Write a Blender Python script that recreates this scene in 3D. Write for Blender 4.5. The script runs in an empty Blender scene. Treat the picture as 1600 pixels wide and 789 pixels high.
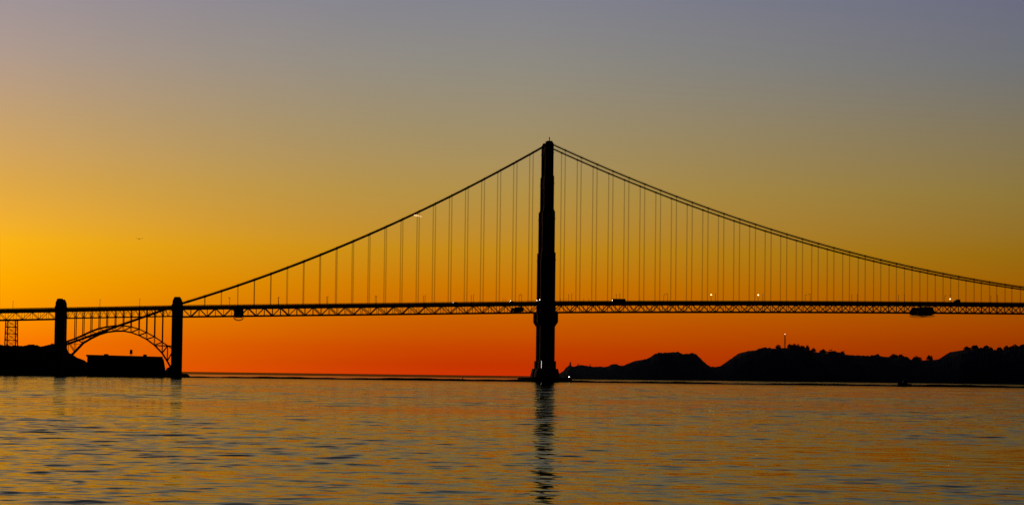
import bpy, bmesh, math, random
import numpy as np
from mathutils import Vector, Matrix
random.seed(7); rng = np.random.default_rng(11)
R = math.radians
S = bpy.context.scene
COL = S.collection

# ------------------------------------------------------------------ camera
F = 4006.0 / 1600.0            # focal length in picture widths
ROLL, H = 0.0125, 5.56         # slight clockwise tilt; deck of a small boat
PITCH = math.atan(192.0 / 4006.0)
cd = bpy.data.cameras.new('camera'); cam = bpy.data.objects.new('camera', cd); COL.objects.link(cam)
cd.sensor_width = 36.0; cd.lens = F * 36.0
cd.clip_start = 0.5; cd.clip_end = 200000.0
YAW = 2.4 / 4006.0
CR = Matrix.Rotation(YAW, 3, 'Z') @ Matrix.Rotation(R(90) + PITCH, 3, 'X') @ Matrix.Rotation(ROLL, 3, 'Z')
cam.matrix_world = Matrix.Translation((0, 0, H)) @ CR.to_4x4()
S.camera = cam

def at(px, py, Y):
    """World point at distance Y seen at photo pixel (px, py)."""
    d = CR @ Vector(((px - 800) / 4006.0, -(py - 394.5) / 4006.0, -1.0))
    k = Y / d.y
    return Vector((d.x * k, Y, H + d.z * k))

# ------------------------------------------------------------------ world
SUN_AZ, SUN_EL = R(-15.0), R(-0.8)          # azimuth measured from +Y towards +X
W = bpy.data.worlds.new('World'); S.world = W; W.use_nodes = True
nt = W.node_tree; nt.nodes.clear()
N = nt.nodes.new; L = nt.links.new
def s2l(c):
    return tuple((v / 255 / 12.92) if v / 255 <= .04045 else ((v / 255 + .055) / 1.055) ** 2.4 for v in c)
def mth(op, a, b=None, c=None, clamp=False, tree=None):
    n = (tree or nt).nodes.new('ShaderNodeMath'); n.operation = op; n.use_clamp = clamp
    for i, v in enumerate((a, b, c)):
        if v is None: continue
        if isinstance(v, (int, float)): n.inputs[i].default_value = v
        else: (tree or nt).links.new(v, n.inputs[i])
    return n.outputs[0]
tc = N('ShaderNodeTexCoord'); sep = N('ShaderNodeSeparateXYZ'); L(tc.outputs['Generated'], sep.inputs[0])
elev = mth('MULTIPLY', mth('ARCSINE', sep.outputs['Z']), 180 / math.pi)
az = mth('MULTIPLY', mth('ARCTAN2', sep.outputs['X'], sep.outputs['Y']), 180 / math.pi)
# elevation axis stretched so that the first ten degrees take most of the ramp
emax = 90.0
epos = mth('POWER', mth('DIVIDE', mth('MAXIMUM', elev, 0.0), emax), 0.5, clamp=True)
def ramp(stops):
    r = N('ShaderNodeValToRGB'); r.color_ramp.interpolation = 'EASE' if False else 'LINEAR'
    el = r.color_ramp.elements
    while len(el) > 1: el.remove(el[-1])
    for i, (e, c) in enumerate(stops):
        p = math.sqrt(max(e, 0) / emax)
        k = el[0] if i == 0 else el.new(p)
        k.position = p; k.color = (*s2l(c), 1)
    L(epos, r.inputs[0]); return r.outputs[0]
HIGH = [(11.5, (92, 95, 112)), (15, (68, 74, 96)), (22, (36, 43, 70)), (35, (17, 22, 44)), (90, (7, 9, 24))]
rampL = ramp([(0, (255, 108, 0)), (.6, (255, 124, 0)), (1.2, (255, 150, 0)), (2, (255, 170, 0)), (2.8, (252, 180, 20)), (4.1, (222, 168, 72)), (5.5, (198, 161, 110)), (7, (175, 154, 142)), (8.4, (157, 147, 154))] + HIGH)
rampM = ramp([(0, (208, 48, 6)), (.25, (194, 52, 0)), (.6, (197, 66, 0)), (1.2, (201, 92, 0)), (2, (203, 119, 2)), (2.8, (196, 137, 24)), (4.1, (178, 144, 70)), (5.5, (159, 142, 105)), (7, (143, 139, 130)), (8.4, (130, 131, 142))] + HIGH)
rampR = ramp([(0, (148, 38, 0)), (.45, (150, 46, 0)), (.85, (155, 56, 0)), (1.2, (163, 68, 0)), (2, (160, 92, 0)), (2.8, (150, 106, 16)), (4.1, (142, 118, 57)), (5.5, (129, 117, 89)), (7, (112, 114, 118)), (8.4, (106, 108, 128))] + HIGH)
def mix(f, a, b):
    m = N('ShaderNodeMix'); m.data_type = 'RGBA'; L(f, m.inputs[0])
    for s_, v in ((6, a), (7, b)):
        if isinstance(v, tuple): m.inputs[s_].default_value = v
        else: L(v, m.inputs[s_])
    return m.outputs[2]
def mrange(v, a, b, c, d, smooth=False):
    m = N('ShaderNodeMapRange'); m.interpolation_type = 'SMOOTHSTEP' if smooth else 'LINEAR'
    L(v, m.inputs[0])
    for i, x in enumerate((a, b, c, d)): m.inputs[i + 1].default_value = x
    return m.outputs[0]
tl = mth('SUBTRACT', 1.0, mth('POWER', mth('SUBTRACT', 1.0, mrange(az, -11.3, 0, 0, 1), clamp=True), 1.8))
grad = mix(tl, rampL, mix(mrange(az, 0, 11.3, 0, 1), rampM, rampR))
# the dusk glow dies away from the sun: far dimmer sky behind the viewer
away = mth('ABSOLUTE', mth('SUBTRACT', az, -12.0))
fall = mrange(away, 24, 60, 1.0, 0.006, True)
vm = N('ShaderNodeVectorMath'); vm.operation = 'SCALE'; L(grad, vm.inputs[0]); L(fall, vm.inputs['Scale'])
sky = N('ShaderNodeTexSky'); sky.sky_type = 'NISHITA'; sky.sun_disc = False
sky.sun_elevation = SUN_EL; sky.sun_rotation = SUN_AZ
sky.air_density = 1.5; sky.dust_density = 2.0
bg1 = N('ShaderNodeBackground'); L(vm.outputs[0], bg1.inputs[0]); bg1.inputs[1].default_value = 1.0
bg2 = N('ShaderNodeBackground'); L(sky.outputs[0], bg2.inputs[0]); bg2.inputs[1].default_value = 0.0005
add = N('ShaderNodeAddShader'); L(bg1.outputs[0], add.inputs[0]); L(bg2.outputs[0], add.inputs[1])
wo = N('ShaderNodeOutputWorld'); L(add.outputs[0], wo.inputs[0])

# ------------------------------------------------------------------ sun: already below the sea horizon, it only reaches things high in the air
sd = bpy.data.lights.new('sun', 'SUN'); so = bpy.data.objects.new('sun', sd); COL.objects.link(so)
sd.energy = 3.0; sd.angle = R(0.5); sd.color = (1, .62, .3)
dv = Vector((math.sin(SUN_AZ) * math.cos(SUN_EL), math.cos(SUN_AZ) * math.cos(SUN_EL), math.sin(SUN_EL)))
so.rotation_euler = dv.to_track_quat('Z', 'Y').to_euler(); so.location = (-600, 2000, 400)
S.view_settings.view_transform = 'Standard'; S.view_settings.look = 'None'
S.view_settings.exposure = 0; S.view_settings.gamma = 1; S.view_settings.use_curve_mapping = False
S.render.engine = 'CYCLES'
S.cycles.max_bounces = 6; S.cycles.sample_clamp_indirect = 1.0; S.cycles.caustics_reflective = False; S.cycles.caustics_refractive = False

# ------------------------------------------------------------------ materials
def mat(name, col, rough=.6, metal=0.0, var=.25, scale=.3, emit=None, bump=0):
    m = bpy.data.materials.new(name); m.use_nodes = True
    t = m.node_tree; p = t.nodes['Principled BSDF']
    p.inputs['Roughness'].default_value = rough; p.inputs['Metallic'].default_value = metal
    if emit:
        p.inputs['Base Color'].default_value = (*col, 1)
        p.inputs['Emission Color'].default_value = (*emit[0], 1); p.inputs['Emission Strength'].default_value = emit[1]
        return m
    g = t.nodes.new('ShaderNodeTexCoord'); n = t.nodes.new('ShaderNodeTexNoise'); n.inputs['Scale'].default_value = scale
    n.inputs['Detail'].default_value = 5
    r = t.nodes.new('ShaderNodeValToRGB')
    r.color_ramp.elements[0].color = (*[c * (1 - var) for c in col], 1); r.color_ramp.elements[1].color = (*[c * (1 + var) for c in col], 1)
    r.color_ramp.elements[0].position = .3; r.color_ramp.elements[1].position = .7
    t.links.new(g.outputs['Object'], n.inputs['Vector']); t.links.new(n.outputs['Fac'], r.inputs[0]); t.links.new(r.outputs[0], p.inputs['Base Color'])
    if bump:
        b = t.nodes.new('ShaderNodeBump'); b.inputs['Strength'].default_value = bump; b.inputs['Distance'].default_value = .3
        t.links.new(n.outputs['Fac'], b.inputs['Height']); t.links.new(b.outputs[0], p.inputs['Normal'])
    return m
STEEL = mat('orange_red_steel', (.22, .04, .022), .75)
CABLE = mat('cable_steel', (.26, .05, .03), .6)
CONC = mat('weathered_concrete', (.20, .19, .17), .85, bump=.4)
BRICK = mat('fort_brick', (.20, .08, .05), .9, scale=.8, bump=.4)
ROCK = mat('shore_rock', (.07, .065, .06), .95, scale=.6, bump=.6)
SCRUB = mat('coastal_scrub', (.035, .04, .022), 1, scale=.05, var=.5)
LEAF = mat('foliage', (.04, .06, .025), .9, scale=.4, var=.5)
BARK = mat('bark', (.08, .06, .045), .9, scale=2)
ASPH = mat('asphalt', (.05, .05, .05), .9)
GREYM = mat('grey_painted_metal', (.18, .18, .18), .5, .3)
WHITEP = mat('white_paint', (.7, .7, .68), .4)
DARKP = mat('dark_paint', (.05, .06, .08), .3)
REDP = mat('red_paint', (.35, .04, .03), .4)
GLASS = mat('dark_glass', (.02, .025, .03), .08)
RUBBER = mat('black_rubber', (.02, .02, .02), .8)
FEATH = mat('gull_feathers', (.06, .06, .06), .9, scale=6)
LAMPON = mat('lit_sodium_lamp', (1, .8, .5), .5, emit=((1, .60, .18), 16))
LAMPDIM = mat('lit_amber_lamp', (1, .8, .5), .5, emit=((1, .55, .2), 14))
HEADL = mat('lit_headlight', (1, 1, .9), .5, emit=((1, .85, .55), 14))
WHITEL = mat('lit_white_lamp', (1, 1, 1), .5, emit=((1, .93, .8), 5))
REDL = mat('lit_beacon', (1, .6, .4), .5, emit=((1, .6, .4), 3))
LENSOFF = mat('unlit_lens', (.25, .22, .18), .3)
TRAIL = bpy.data.materials.new('ice_vapour'); TRAIL.use_nodes = True
_t = TRAIL.node_tree; _t.nodes.remove(_t.nodes['Principled BSDF']); _tr = _t.nodes.new('ShaderNodeVolumePrincipled')
_tr.inputs['Color'].default_value = (1, 1, 1, 1); _tr.inputs['Density'].default_value = .12; _tr.inputs['Anisotropy'].default_value = .7
_t.links.new(_tr.outputs[0], _t.nodes['Material Output'].inputs['Volume'])

# ------------------------------------------------------------------ mesh helpers
class MB:
    def __init__(s): s.v = []; s.f = []
    def hexa(s, c8):
        b = len(s.v); s.v += [tuple(c) for c in c8]
        s.f += [tuple(b + i for i in q) for q in ((0, 3, 2, 1), (4, 5, 6, 7), (0, 1, 5, 4), (1, 2, 6, 5), (2, 3, 7, 6), (3, 0, 4, 7))]
    def beam(s, a, b, w, h=None, up=(0, 0, 1)):
        a = Vector(a); b = Vector(b); h = h or w
        d = (b - a)
        if d.length < 1e-6: return
        d.normalize(); u = Vector(up)
        if abs(d.dot(u)) > .98: u = AX_L if abs(d.z) > .5 else Vector((0, 0, 1))
        x = d.cross(u).normalized() * w / 2; y = x.cross(d).normalized() * h / 2
        s.hexa([a - x - y, a + x - y, a + x + y, a - x + y, b - x - y, b + x - y, b + x + y, b - x + y])
    def tube(s, pts, r, n=8, cap=True):
        pts = [Vector(p) for p in pts]; b = len(s.v); rr = r if isinstance(r, (list, tuple)) else [r] * len(pts)
        for i, p in enumerate(pts):
            d = (pts[min(i + 1, len(pts) - 1)] - pts[max(i - 1, 0)]).normalized()
            u = Vector((0, 0, 1)) if abs(d.z) < .95 else Vector((1, 0, 0))
            x = d.cross(u).normalized(); y = x.cross(d)
            for k in range(n):
                a = 2 * math.pi * k / n; s.v.append(tuple(p + (x * math.cos(a) + y * math.sin(a)) * rr[i]))
        for i in range(len(pts) - 1):
            for k in range(n):
                k2 = (k + 1) % n; s.f.append((b + i * n + k, b + i * n + k2, b + (i + 1) * n + k2, b + (i + 1) * n + k))
        if cap:
            s.f.append(tuple(b + k for k in range(n))[::-1]); s.f.append(tuple(b + (len(pts) - 1) * n + k for k in range(n)))
    def prism(s, bot, top):
        """closed loft between two equal rings of points"""
        n = len(bot); b = len(s.v); s.v += [tuple(p) for p in bot] + [tuple(p) for p in top]
        s.f += [tuple(range(b + n - 1, b - 1, -1)), tuple(range(b + n, b + 2 * n))]
        s.f += [(b + i, b + (i + 1) % n, b + n + (i + 1) % n, b + n + i) for i in range(n)]
    def rings(s, rs):
        n = len(rs[0]); b = len(s.v)
        for r in rs: s.v += [tuple(p) for p in r]
        s.f.append(tuple(range(b + n - 1, b - 1, -1))); s.f.append(tuple(b + (len(rs) - 1) * n + i for i in range(n)))
        for j in range(len(rs) - 1):
            for i in range(n):
                i2 = (i + 1) % n; s.f.append((b + j * n + i, b + j * n + i2, b + (j + 1) * n + i2, b + (j + 1) * n + i))
    def blob(s, c, r, seed=0, sq=(1, 1, 1), amp=.2, seg=8, rg=6):
        rnd = random.Random(seed); c = Vector(c); rs = []
        for j in range(1, rg):
            ph = math.pi * j / rg; ring = []
            for i in range(seg):
                a = 2 * math.pi * i / seg; k = r * (1 + rnd.uniform(-amp, amp))
                ring.append(c + Vector((math.sin(ph) * math.cos(a) * k * sq[0], math.sin(ph) * math.sin(a) * k * sq[1], -math.cos(ph) * k * sq[2])))
            rs.append(ring)
        s.rings(rs)
    def box(s, c, d):
        c = Vector(c); x, y, z = d[0] / 2, d[1] / 2, d[2] / 2
        s.hexa([c + Vector(p) for p in ((-x, -y, -z), (x, -y, -z), (x, y, -z), (-x, y, -z), (-x, -y, z), (x, -y, z), (x, y, z), (-x, y, z))])
    def build(s, name, m, parent=None, smooth=False):
        me = bpy.data.meshes.new(name); me.from_pydata(s.v, [], s.f); me.materials.append(m); me.update()
        if name == 'vapour_trail':
            bm = bmesh.new(); bm.from_mesh(me); bmesh.ops.recalc_face_normals(bm, faces=bm.faces); bm.to_mesh(me); bm.free()
        if smooth: me.shade_smooth()
        o = bpy.data.objects.new(name, me); COL.objects.link(o)
        if parent:
            o.parent = parent
            root = parent
            while root.parent: root = root.parent
            if root.get('local') is None:      # world-coordinate meshes: keep them where they are
                o.matrix_parent_inverse = pinv(parent)
        return o
def wmat(o):
    m = Matrix.LocRotScale(o.location, o.rotation_euler, o.scale)
    return (wmat(o.parent) @ o.matrix_parent_inverse @ m) if o.parent else m
def pinv(p): return wmat(p).inverted()
def tag(o, label, cat, group=None):
    o['label'] = label; o['category'] = cat
    if group: o['group'] = group
    return o
def thing(name, label, cat, loc=(0, 0, 0), rz=0, group=None):
    o = bpy.data.objects.new(name, None); COL.objects.link(o); o.location = loc; o.rotation_euler = (0, 0, rz)
    o.empty_display_size = 2
    return tag(o, label, cat, group)
def copy_tree(o, parent=None):
    c = o.copy(); COL.objects.link(c)
    if parent: c.parent = parent; c.matrix_parent_inverse = o.matrix_parent_inverse.copy()
    for ch in list(o.children): copy_tree(ch, c)
    return c

# ------------------------------------------------------------------ bridge coordinates: s along, t across (+ away), z up
TH = 0.10940
AX_S = Vector((math.cos(TH), math.sin(TH), 0)); AX_L = Vector((-math.sin(TH), math.cos(TH), 0))
T0 = Vector((31.06, 2423.3, 0))
def B(s, t, z): return T0 + AX_S * s + AX_L * t + Vector((0, 0, z))
def s_of(px, t=0.0):
    """station whose image column (near deck height) is px"""
    u = (px - 800 - 1.4) / 4006.0
    P = T0 + AX_L * t
    return (u * P.y - P.x) / (math.cos(TH) - u * math.sin(TH))
def bbox(mb, s0, s1, t0, t1, z0, z1):
    mb.hexa([B(s0, t0, z0), B(s1, t0, z0), B(s1, t1, z0), B(s0, t1, z0), B(s0, t0, z1), B(s1, t0, z1), B(s1, t1, z1), B(s0, t1, z1)])
HW = 13.7
PYL, PYL2 = -343.0, -452.0     # the two concrete pylons
def ztop(s):                   # height of the railing top
    if s < PYL: return 66.8 + (s - PYL) * .034
    if s < 0: return 76 + s * .0268
    return 76 + 6.3 * (1 - (1 - s / 640) ** 2)
def zcab(s):
    if s >= 0: return 85 + 139.5 * ((640 - s) / 640) ** 2
    if s >= PYL:
        u = -s / -PYL; return 224.5 + (68.0 - 224.5) * u - 4 * 11.9 * u * (1 - u)
    return 68.0 + (s - PYL) * .375
S_END = 50 * 15.24

# ================================================================== WATER
REFL = .70
W1, W2, W3 = .080, .058, .031
def water():
    rows = [-3000, -800, -200, 0, 30, 50]
    y = 60.0
    while y < 2350: rows.append(y); y += max(.12, .0019 * y)
    rip = [2398, 2400.5, 2402, 2404, 2412]
    while y < 60000:
        rows.append(y); y += .02 * y
    rows = sorted(rows + rip + [7000, 7003])
    U = np.linspace(-1, 1, 780)
    Yv = np.array(rows)[:, None]
    half = np.where(Yv > 0, 30 + .235 * Yv, 30)
    X = half * U[None, :]
    outer = np.array([1.02, 1.3, 2, 4, 10, 40.])
    ow = half + (np.array([[.02, .3, 1, 3, 9, 39.]]) * (half + 800))
    X = np.concatenate([-ow[:, ::-1], X, ow], axis=1)
    Yg = np.repeat(Yv, X.shape[1], 1)
    Z = np.zeros_like(X)
    fade = np.clip((2350 - Yg) / 400, 0, 1) * (Yg > 55)
    amp = .85 + .4 * np.sin(X * .021 + .9 * np.sin(Yg * .013)) * np.sin(Yg * .017 + 1.3 + X * .006) + .2 * np.sin(X * .05 + 2) * np.sin(Yg * .043)
    X32, Y32 = X.astype(np.float32), Yg.astype(np.float32)
    def band(l0, l1, n, sl, spread):
        """short wave packets: each train of crests swells and dies, so steep faces come in scattered groups"""
        acc = np.zeros_like(X32)
        for l in np.exp(rng.uniform(np.log(l0), np.log(l1), n)):
            k = 2 * math.pi / l; th = rng.normal(0, spread); ph, p2, p3 = rng.uniform(0, 6.28, 3)
            cx, sx = math.cos(th), math.sin(th)
            lodl = np.clip((l / (.0019 * Y32 + .02) - 2.0) / 3, 0, 1)
            e1 = k / rng.uniform(1.6, 2.6); e2 = k / rng.uniform(2.2, 3.5)      # envelope along the crest and across it
            env = np.sin(e1 * (X32 * cx - Y32 * sx) * .5 + p2) * np.sin(e2 * (X32 * sx + Y32 * cx) * .5 + p3)
            env = np.clip(env - .15, 0, 1) ** 2 * 4.2
            acc += lodl * env * (sl * math.sqrt(2 / n) / k) * np.sin(k * (X32 * sx + Y32 * cx) + ph)
        return acc
    far = np.clip((Yg - 150) / 450, 0, 1)
    Z = band(.7, 2.0, 40, W1, .75) + band(2, 5.5, 34, W2, .62) + band(5, 22, 34, W3, .35) * (.5 + .9 * far)
    Z = Z * amp * fade
    # the tide rip: a low line of standing chop across the strait
    xs = X
    crest = (.62 + .22 * np.sin(xs * .05) + .2 * np.sin(xs * .013 + 2) + .12 * np.sin(xs * .21))
    for yy, hgt in ((2400.5, .55), (2402, 1.0), (2404, .6)):
        m = np.abs(Yg - yy) < .01
        Z = np.where(m & (xs > -340) & (xs < 2600), (crest + .5) * hgt * 1.5, Z)
    nr, nc = X.shape
    co = np.stack([X, Yg, Z], -1).reshape(-1, 3).astype(np.float32)
    i = np.arange(nr - 1)[:, None] * nc + np.arange(nc - 1)[None, :]
    q = np.stack([i, i + 1, i + nc + 1, i + nc], -1).reshape(-1, 4)
    me = bpy.data.meshes.new('water'); me.vertices.add(len(co)); me.vertices.foreach_set('co', co.ravel())
    me.loops.add(q.size); me.loops.foreach_set('vertex_index', q.ravel().astype(np.int32))
    me.polygons.add(len(q)); me.polygons.foreach_set('loop_start', np.arange(0, q.size, 4, dtype=np.int32))
    me.update(calc_edges=True); me.shade_smooth()
    o = bpy.data.objects.new('water', me); COL.objects.link(o); o['kind'] = 'structure'
    m = bpy.data.materials.new('sea_water'); m.use_nodes = True; t = m.node_tree; p = t.nodes['Principled BSDF']
    g = t.nodes.new('ShaderNodeTexCoord'); sp = t.nodes.new('ShaderNodeSeparateXYZ'); t.links.new(g.outputs['Object'], sp.inputs[0])
    def mp(sx, sy):
        n = t.nodes.new('ShaderNodeMapping'); n.inputs['Scale'].default_value = (sx, sy, 1); t.links.new(g.outputs['Object'], n.inputs[0]); return n.outputs[0]
    def noise(v, sc, det):
        n = t.nodes.new('ShaderNodeTexNoise'); n.inputs['Scale'].default_value = sc; n.inputs['Detail'].default_value = det
        t.links.new(v, n.inputs['Vector']); return n.outputs['Fac']
    n1 = noise(mp(.6, 1.4), 1.1, 3); n2 = noise(mp(.5, 1.2), .16, 4); n3 = noise(mp(.3, 1), .02, 3)
    y = sp.outputs['Y']
    def mr(a, b, c, d):
        n = t.nodes.new('ShaderNodeMapRange'); n.interpolation_type = 'SMOOTHSTEP'; t.links.new(y, n.inputs[0])
        for k_, v_ in enumerate((a, b, c, d)): n.inputs[k_ + 1].default_value = v_
        return n.outputs[0]
    hgt = mth('ADD', mth('MULTIPLY', n1, .015, tree=t), mth('MULTIPLY', mth('MULTIPLY', n2, .42, tree=t), mr(120, 500, 0, 1), tree=t), tree=t)
    hgt = mth('ADD', hgt, mth('MULTIPLY', mth('MULTIPLY', n3, 1.5, tree=t), mr(1200, 2500, 0, 1), tree=t), tree=t)
    b = t.nodes.new('ShaderNodeBump'); b.inputs['Strength'].default_value = 1; b.inputs['Distance'].default_value = 1
    t.links.new(hgt, b.inputs['Height'])
    # wind roughens the water with distance; outside the strait it is open ocean, broken by chop
    rgh = mth('ADD', mr(100, 900, .02, .04), mth('ADD', mr(1300, 2350, 0, .025), mth('ADD', mr(2400, 2420, 0, -.03), mr(6500, 7500, 0, .02), tree=t), tree=t), tree=t)
    t.nodes.remove(p)
    gl = t.nodes.new('ShaderNodeBsdfGlossy'); df = t.nodes.new('ShaderNodeBsdfDiffuse'); fr = t.nodes.new('ShaderNodeFresnel'); mx = t.nodes.new('ShaderNodeMixShader')
    df.inputs['Color'].default_value = (.01, .014, .016, 1); fr.inputs['IOR'].default_value = 1.333
    for nn in (gl, df, fr): t.links.new(b.outputs[0], nn.inputs['Normal'])
    t.links.new(rgh, gl.inputs['Roughness'])
    k = mth('MULTIPLY', REFL, mth('MULTIPLY', mr(4800, 5800, 1, .22), mth('SUBTRACT', 1.0, mth('SUBTRACT', mr(1500, 2380, 0, .35), mr(2400, 2415, 0, .35), tree=t), tree=t), tree=t), tree=t)
    cc = t.nodes.new('ShaderNodeVectorMath'); cc.operation = 'SCALE'; cc.inputs[0].default_value = (1, .95, .66); t.links.new(k, cc.inputs['Scale'])
    t.links.new(cc.outputs[0], gl.inputs['Color'])
    t.links.new(fr.outputs[0], mx.inputs[0]); t.links.new(df.outputs[0], mx.inputs[1]); t.links.new(gl.outputs[0], mx.inputs[2])
    t.links.new(mx.outputs[0], t.nodes['Material Output'].inputs['Surface'])
    me.materials.append(m)
water()

# ================================================================== HILLS
def interp(pts, x):
    xs = [p[0] for p in pts]; return float(np.interp(x, xs, [p[1] for p in pts]))
def ridge(name, pts, Yf, depth, x0, x1, nx, m, amp=.6, rough=1.0, kind='structure'):
    """a hill range: real terrain with a shore, a front slope, a crest following pts and a back slope"""
    prof = [(0, 0, -3), (.06, .04, 1.5), (.2, .3, 0), (.4, .6, 0), (.62, .85, 0), (.8, .97, 0), (1.0, 1.0, 0), (1.3, .9, 0), (1.8, .5, 0), (2.4, -.02, 0)]
    v = []; f = []; rnd = random.Random(3)
    for i in range(nx + 1):
        px = x0 + (x1 - x0) * i / nx; Yc = Yf(px); c = at(px, interp(pts, px), Yc)
        for j, (dd, hh, off) in enumerate(prof):
            dist = Yc + (dd - 1) * depth
            X = c.x * (dist / Yc if dd < 1.01 else 1)
            z = c.z * hh + (off if dd < .1 else 0)
            if 0 < j < 9 and j != 6: z *= 1 + rough * .07 * math.sin(px * .11 + j * 1.7) + rnd.uniform(-.02, .02)
            if j == 6: z += rnd.uniform(-amp, amp) * .5
            v.append((X, dist, z))
    k = len(prof)
    for i in range(nx):
        for j in range(k - 1): f.append((i * k + j, (i + 1) * k + j, (i + 1) * k + j + 1, i * k + j + 1))
    me = bpy.data.meshes.new(name); me.from_pydata(v, [], f); me.materials.append(m); me.update()
    o = bpy.data.objects.new(name, me); COL.objects.link(o); o['kind'] = kind
    return o
P_HILL = [(868, 589), (874, 584.5), (880, 581), (884, 578), (888, 571.5), (891, 569.5), (894, 572), (897, 573), (903, 571.5), (912, 571.5), (924, 572.3), (948, 573), (955, 569.8), (962, 569.5), (968, 571.8), (974, 572), (985, 567), (996, 563), (1015, 559.5), (1022, 556), (1030, 552), (1040, 550.5), (1055, 549.8), (1060, 549.2), (1066, 553), (1075, 554.8), (1082, 553.5), (1088, 554.8), (1095, 560), (1103, 567.5), (1110, 572.6), (1132, 572.6), (1138, 568), (1145, 560.5), (1152, 557.5), (1160, 552.5), (1168, 548.3), (1180, 547), (1200, 545.2), (1213, 543.5), (1232, 543.2), (1250, 543.5), (1265, 546.5), (1277, 550.3), (1292, 551.5), (1310, 553), (1335, 554.8), (1350, 555.3), (1358, 557.3), (1371, 557), (1398, 557.5), (1410, 557.5), (1418, 559), (1422, 563.3), (1440, 563), (1458, 562), (1475, 560.5), (1488, 557.2), (1498, 551), (1505, 547.5), (1515, 545), (1532, 545.5), (1550, 546.3), (1566, 546.6), (1580, 544.5), (1597, 543), (1640, 542), (1700, 548), (1800, 560), (1900, 572)]
YR = lambda px: float(np.interp(px, [868, 1110, 1400, 1900], [5200, 6400, 6900, 7100]))
ridge('far_hills', P_HILL, YR, 700, 868, 1900, 520, SCRUB, amp=1.6)
P_LEFT = [(-300, 560), (-160, 538), (-60, 541), (0, 539.8), (14, 539.5), (30, 540), (45, 539.3), (62, 541), (75, 539), (87, 536.5), (97, 536), (104, 545), (108, 553.5), (113, 553.8), (120, 558), (128, 561.5), (133, 567), (137, 573), (141, 588)]
ridge('headland', P_LEFT, lambda px: 2425.0, 60, -300, 141, 220, SCRUB, amp=.7)
# far coast across the mouth of the strait, a thin dark line at the horizon
P_COAST = [(-500, 579), (-480, 575), (200, 577.2), (300, 579.0), (500, 581.4), (700, 584.0), (862, 586.2), (900, 588)]

# ================================================================== SUSPENSION BRIDGE
bridge = thing('suspension_bridge', 'long dark suspension bridge with one tall stepped tower crossing the strait', 'bridge', T0)

def tower_leg(sgn):
    """stepped cellular leg: core plus flutes, each stage narrower than the one below"""
    mb = MB(); c = HW * sgn
    st = [(5.0, 19.5, 8.2, 7.0), (19.5, 56.0, 6.85, 6.2), (56.0, 76.0, 6.95, 6.0), (76.0, 121.5, 6.75, 5.6), (121.5, 160.5, 5.85, 5.0), (160.5, 193.5, 4.6, 4.4), (193.5, 222.5, 3.9, 3.9)]
    for i, (z0, z1, hs, ht) in enumerate(st):
        bbox(mb, -hs, hs, c - ht * .62, c + ht * .62, z0, z1)
        bbox(mb, -hs * .72, hs * .72, c - ht * .86, c + ht * .86, z0, z1 - .9)
        bbox(mb, -hs * .36, hs * .36, c - ht, c + ht, z0, z1 - 1.8)
        if i >= 3:
            bbox(mb, -hs - .35, hs + .35, c - ht * .62 - .3, c + ht * .62 + .3, z1 - 7.5, z1 - 6.6)
            bbox(mb, -hs * .84, hs * .84, c - ht * .74, c + ht * .74, z1 - .4, z1 + 1.6)
    leg = mb.build('tower_leg', STEEL, bridge)
    m2 = MB()                                   # haunch below the roadway
    bbox(m2, -9.6, 9.6, c - 5.0, c + 5.0, 56.2, 64.5)
    m2.prism([B(x, c + y, 52.2) for x, y in ((-7.1, -4.6), (7.1, -4.6), (7.1, 4.6), (-7.1, 4.6))], [B(x, c + y, 56.2) for x, y in ((-9.6, -5), (9.6, -5), (9.6, 5), (-9.6, 5))])
    m2.build('haunch', STEEL, leg)
    m3 = MB()                                   # saddle housing over the cable
    m3.prism([B(x, c + y, 222.4) for x, y in ((-4.6, -2.4), (4.6, -2.4), (4.6, 2.4), (-4.6, 2.4))], [B(x, c + y, 226.6) for x, y in ((-2.4, -1.7), (2.4, -1.7), (2.4, 1.7), (-2.4, 1.7))])
    m3.build('saddle', STEEL, leg)
    m4 = MB(); m4.tube([B(0, c, 226.6), B(0, c, 229.4 if sgn < 0 else 227.6)], .42, 8); m4.blob(B(0, c, 229.8 if sgn < 0 else 228), .55, 1, amp=.02)
    m4.build('beacon', GREYM, leg)
    m5 = MB()                                   # stepped steel footing
    m5.prism([B(x, c + y, 4.5) for x, y in ((-11.6, -8.5), (11.6, -8.5), (11.6, 8.5), (-11.6, 8.5))], [B(x, c + y, 12.4) for x, y in ((-9.8, -7.6), (9.8, -7.6), (9.8, 7.6), (-9.8, 7.6))])
    m5.build('footing', STEEL, leg)
for sg in (-1, 1): tower_leg(sg)
for z0, z1, w in ((212, 221, 3.0), (180, 190.5, 3.4), (146, 157, 4.0), (106, 118, 4.6)):
    mb = MB(); tt = HW - 3.5
    bbox(mb, -w, w, -tt, tt, z0 + 2.5, z1)
    for k in range(-3, 4): bbox(mb, -w - .35, w + .35, k * 2.6 - .5, k * 2.6 + .5, z0 + 2.0, z1 + .3)
    for sgn in (-1, 1):
        for k in range(3): bbox(mb, -w, w, sgn * tt - sgn * 1.2 * k, sgn * tt - sgn * 1.2 * (k + 1), z0 + .8 * k, z0 + 2.5)
    mb.build('portal_strut', STEEL, bridge)
mb = MB()
for z0, z1 in ((14, 34), (34, 56)):
    for a in (-1, 1):
        for x in (-3, 3): mb.beam(B(x, a * -9, z0), B(x, a * 9, z1), 1.6, 1.8)
    bbox(mb, -3.5, 3.5, -9, 9, z1 - .9, z1 + .9)
mb.build('cross_bracing', STEEL, bridge)
mb = MB(); pr = []
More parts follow.
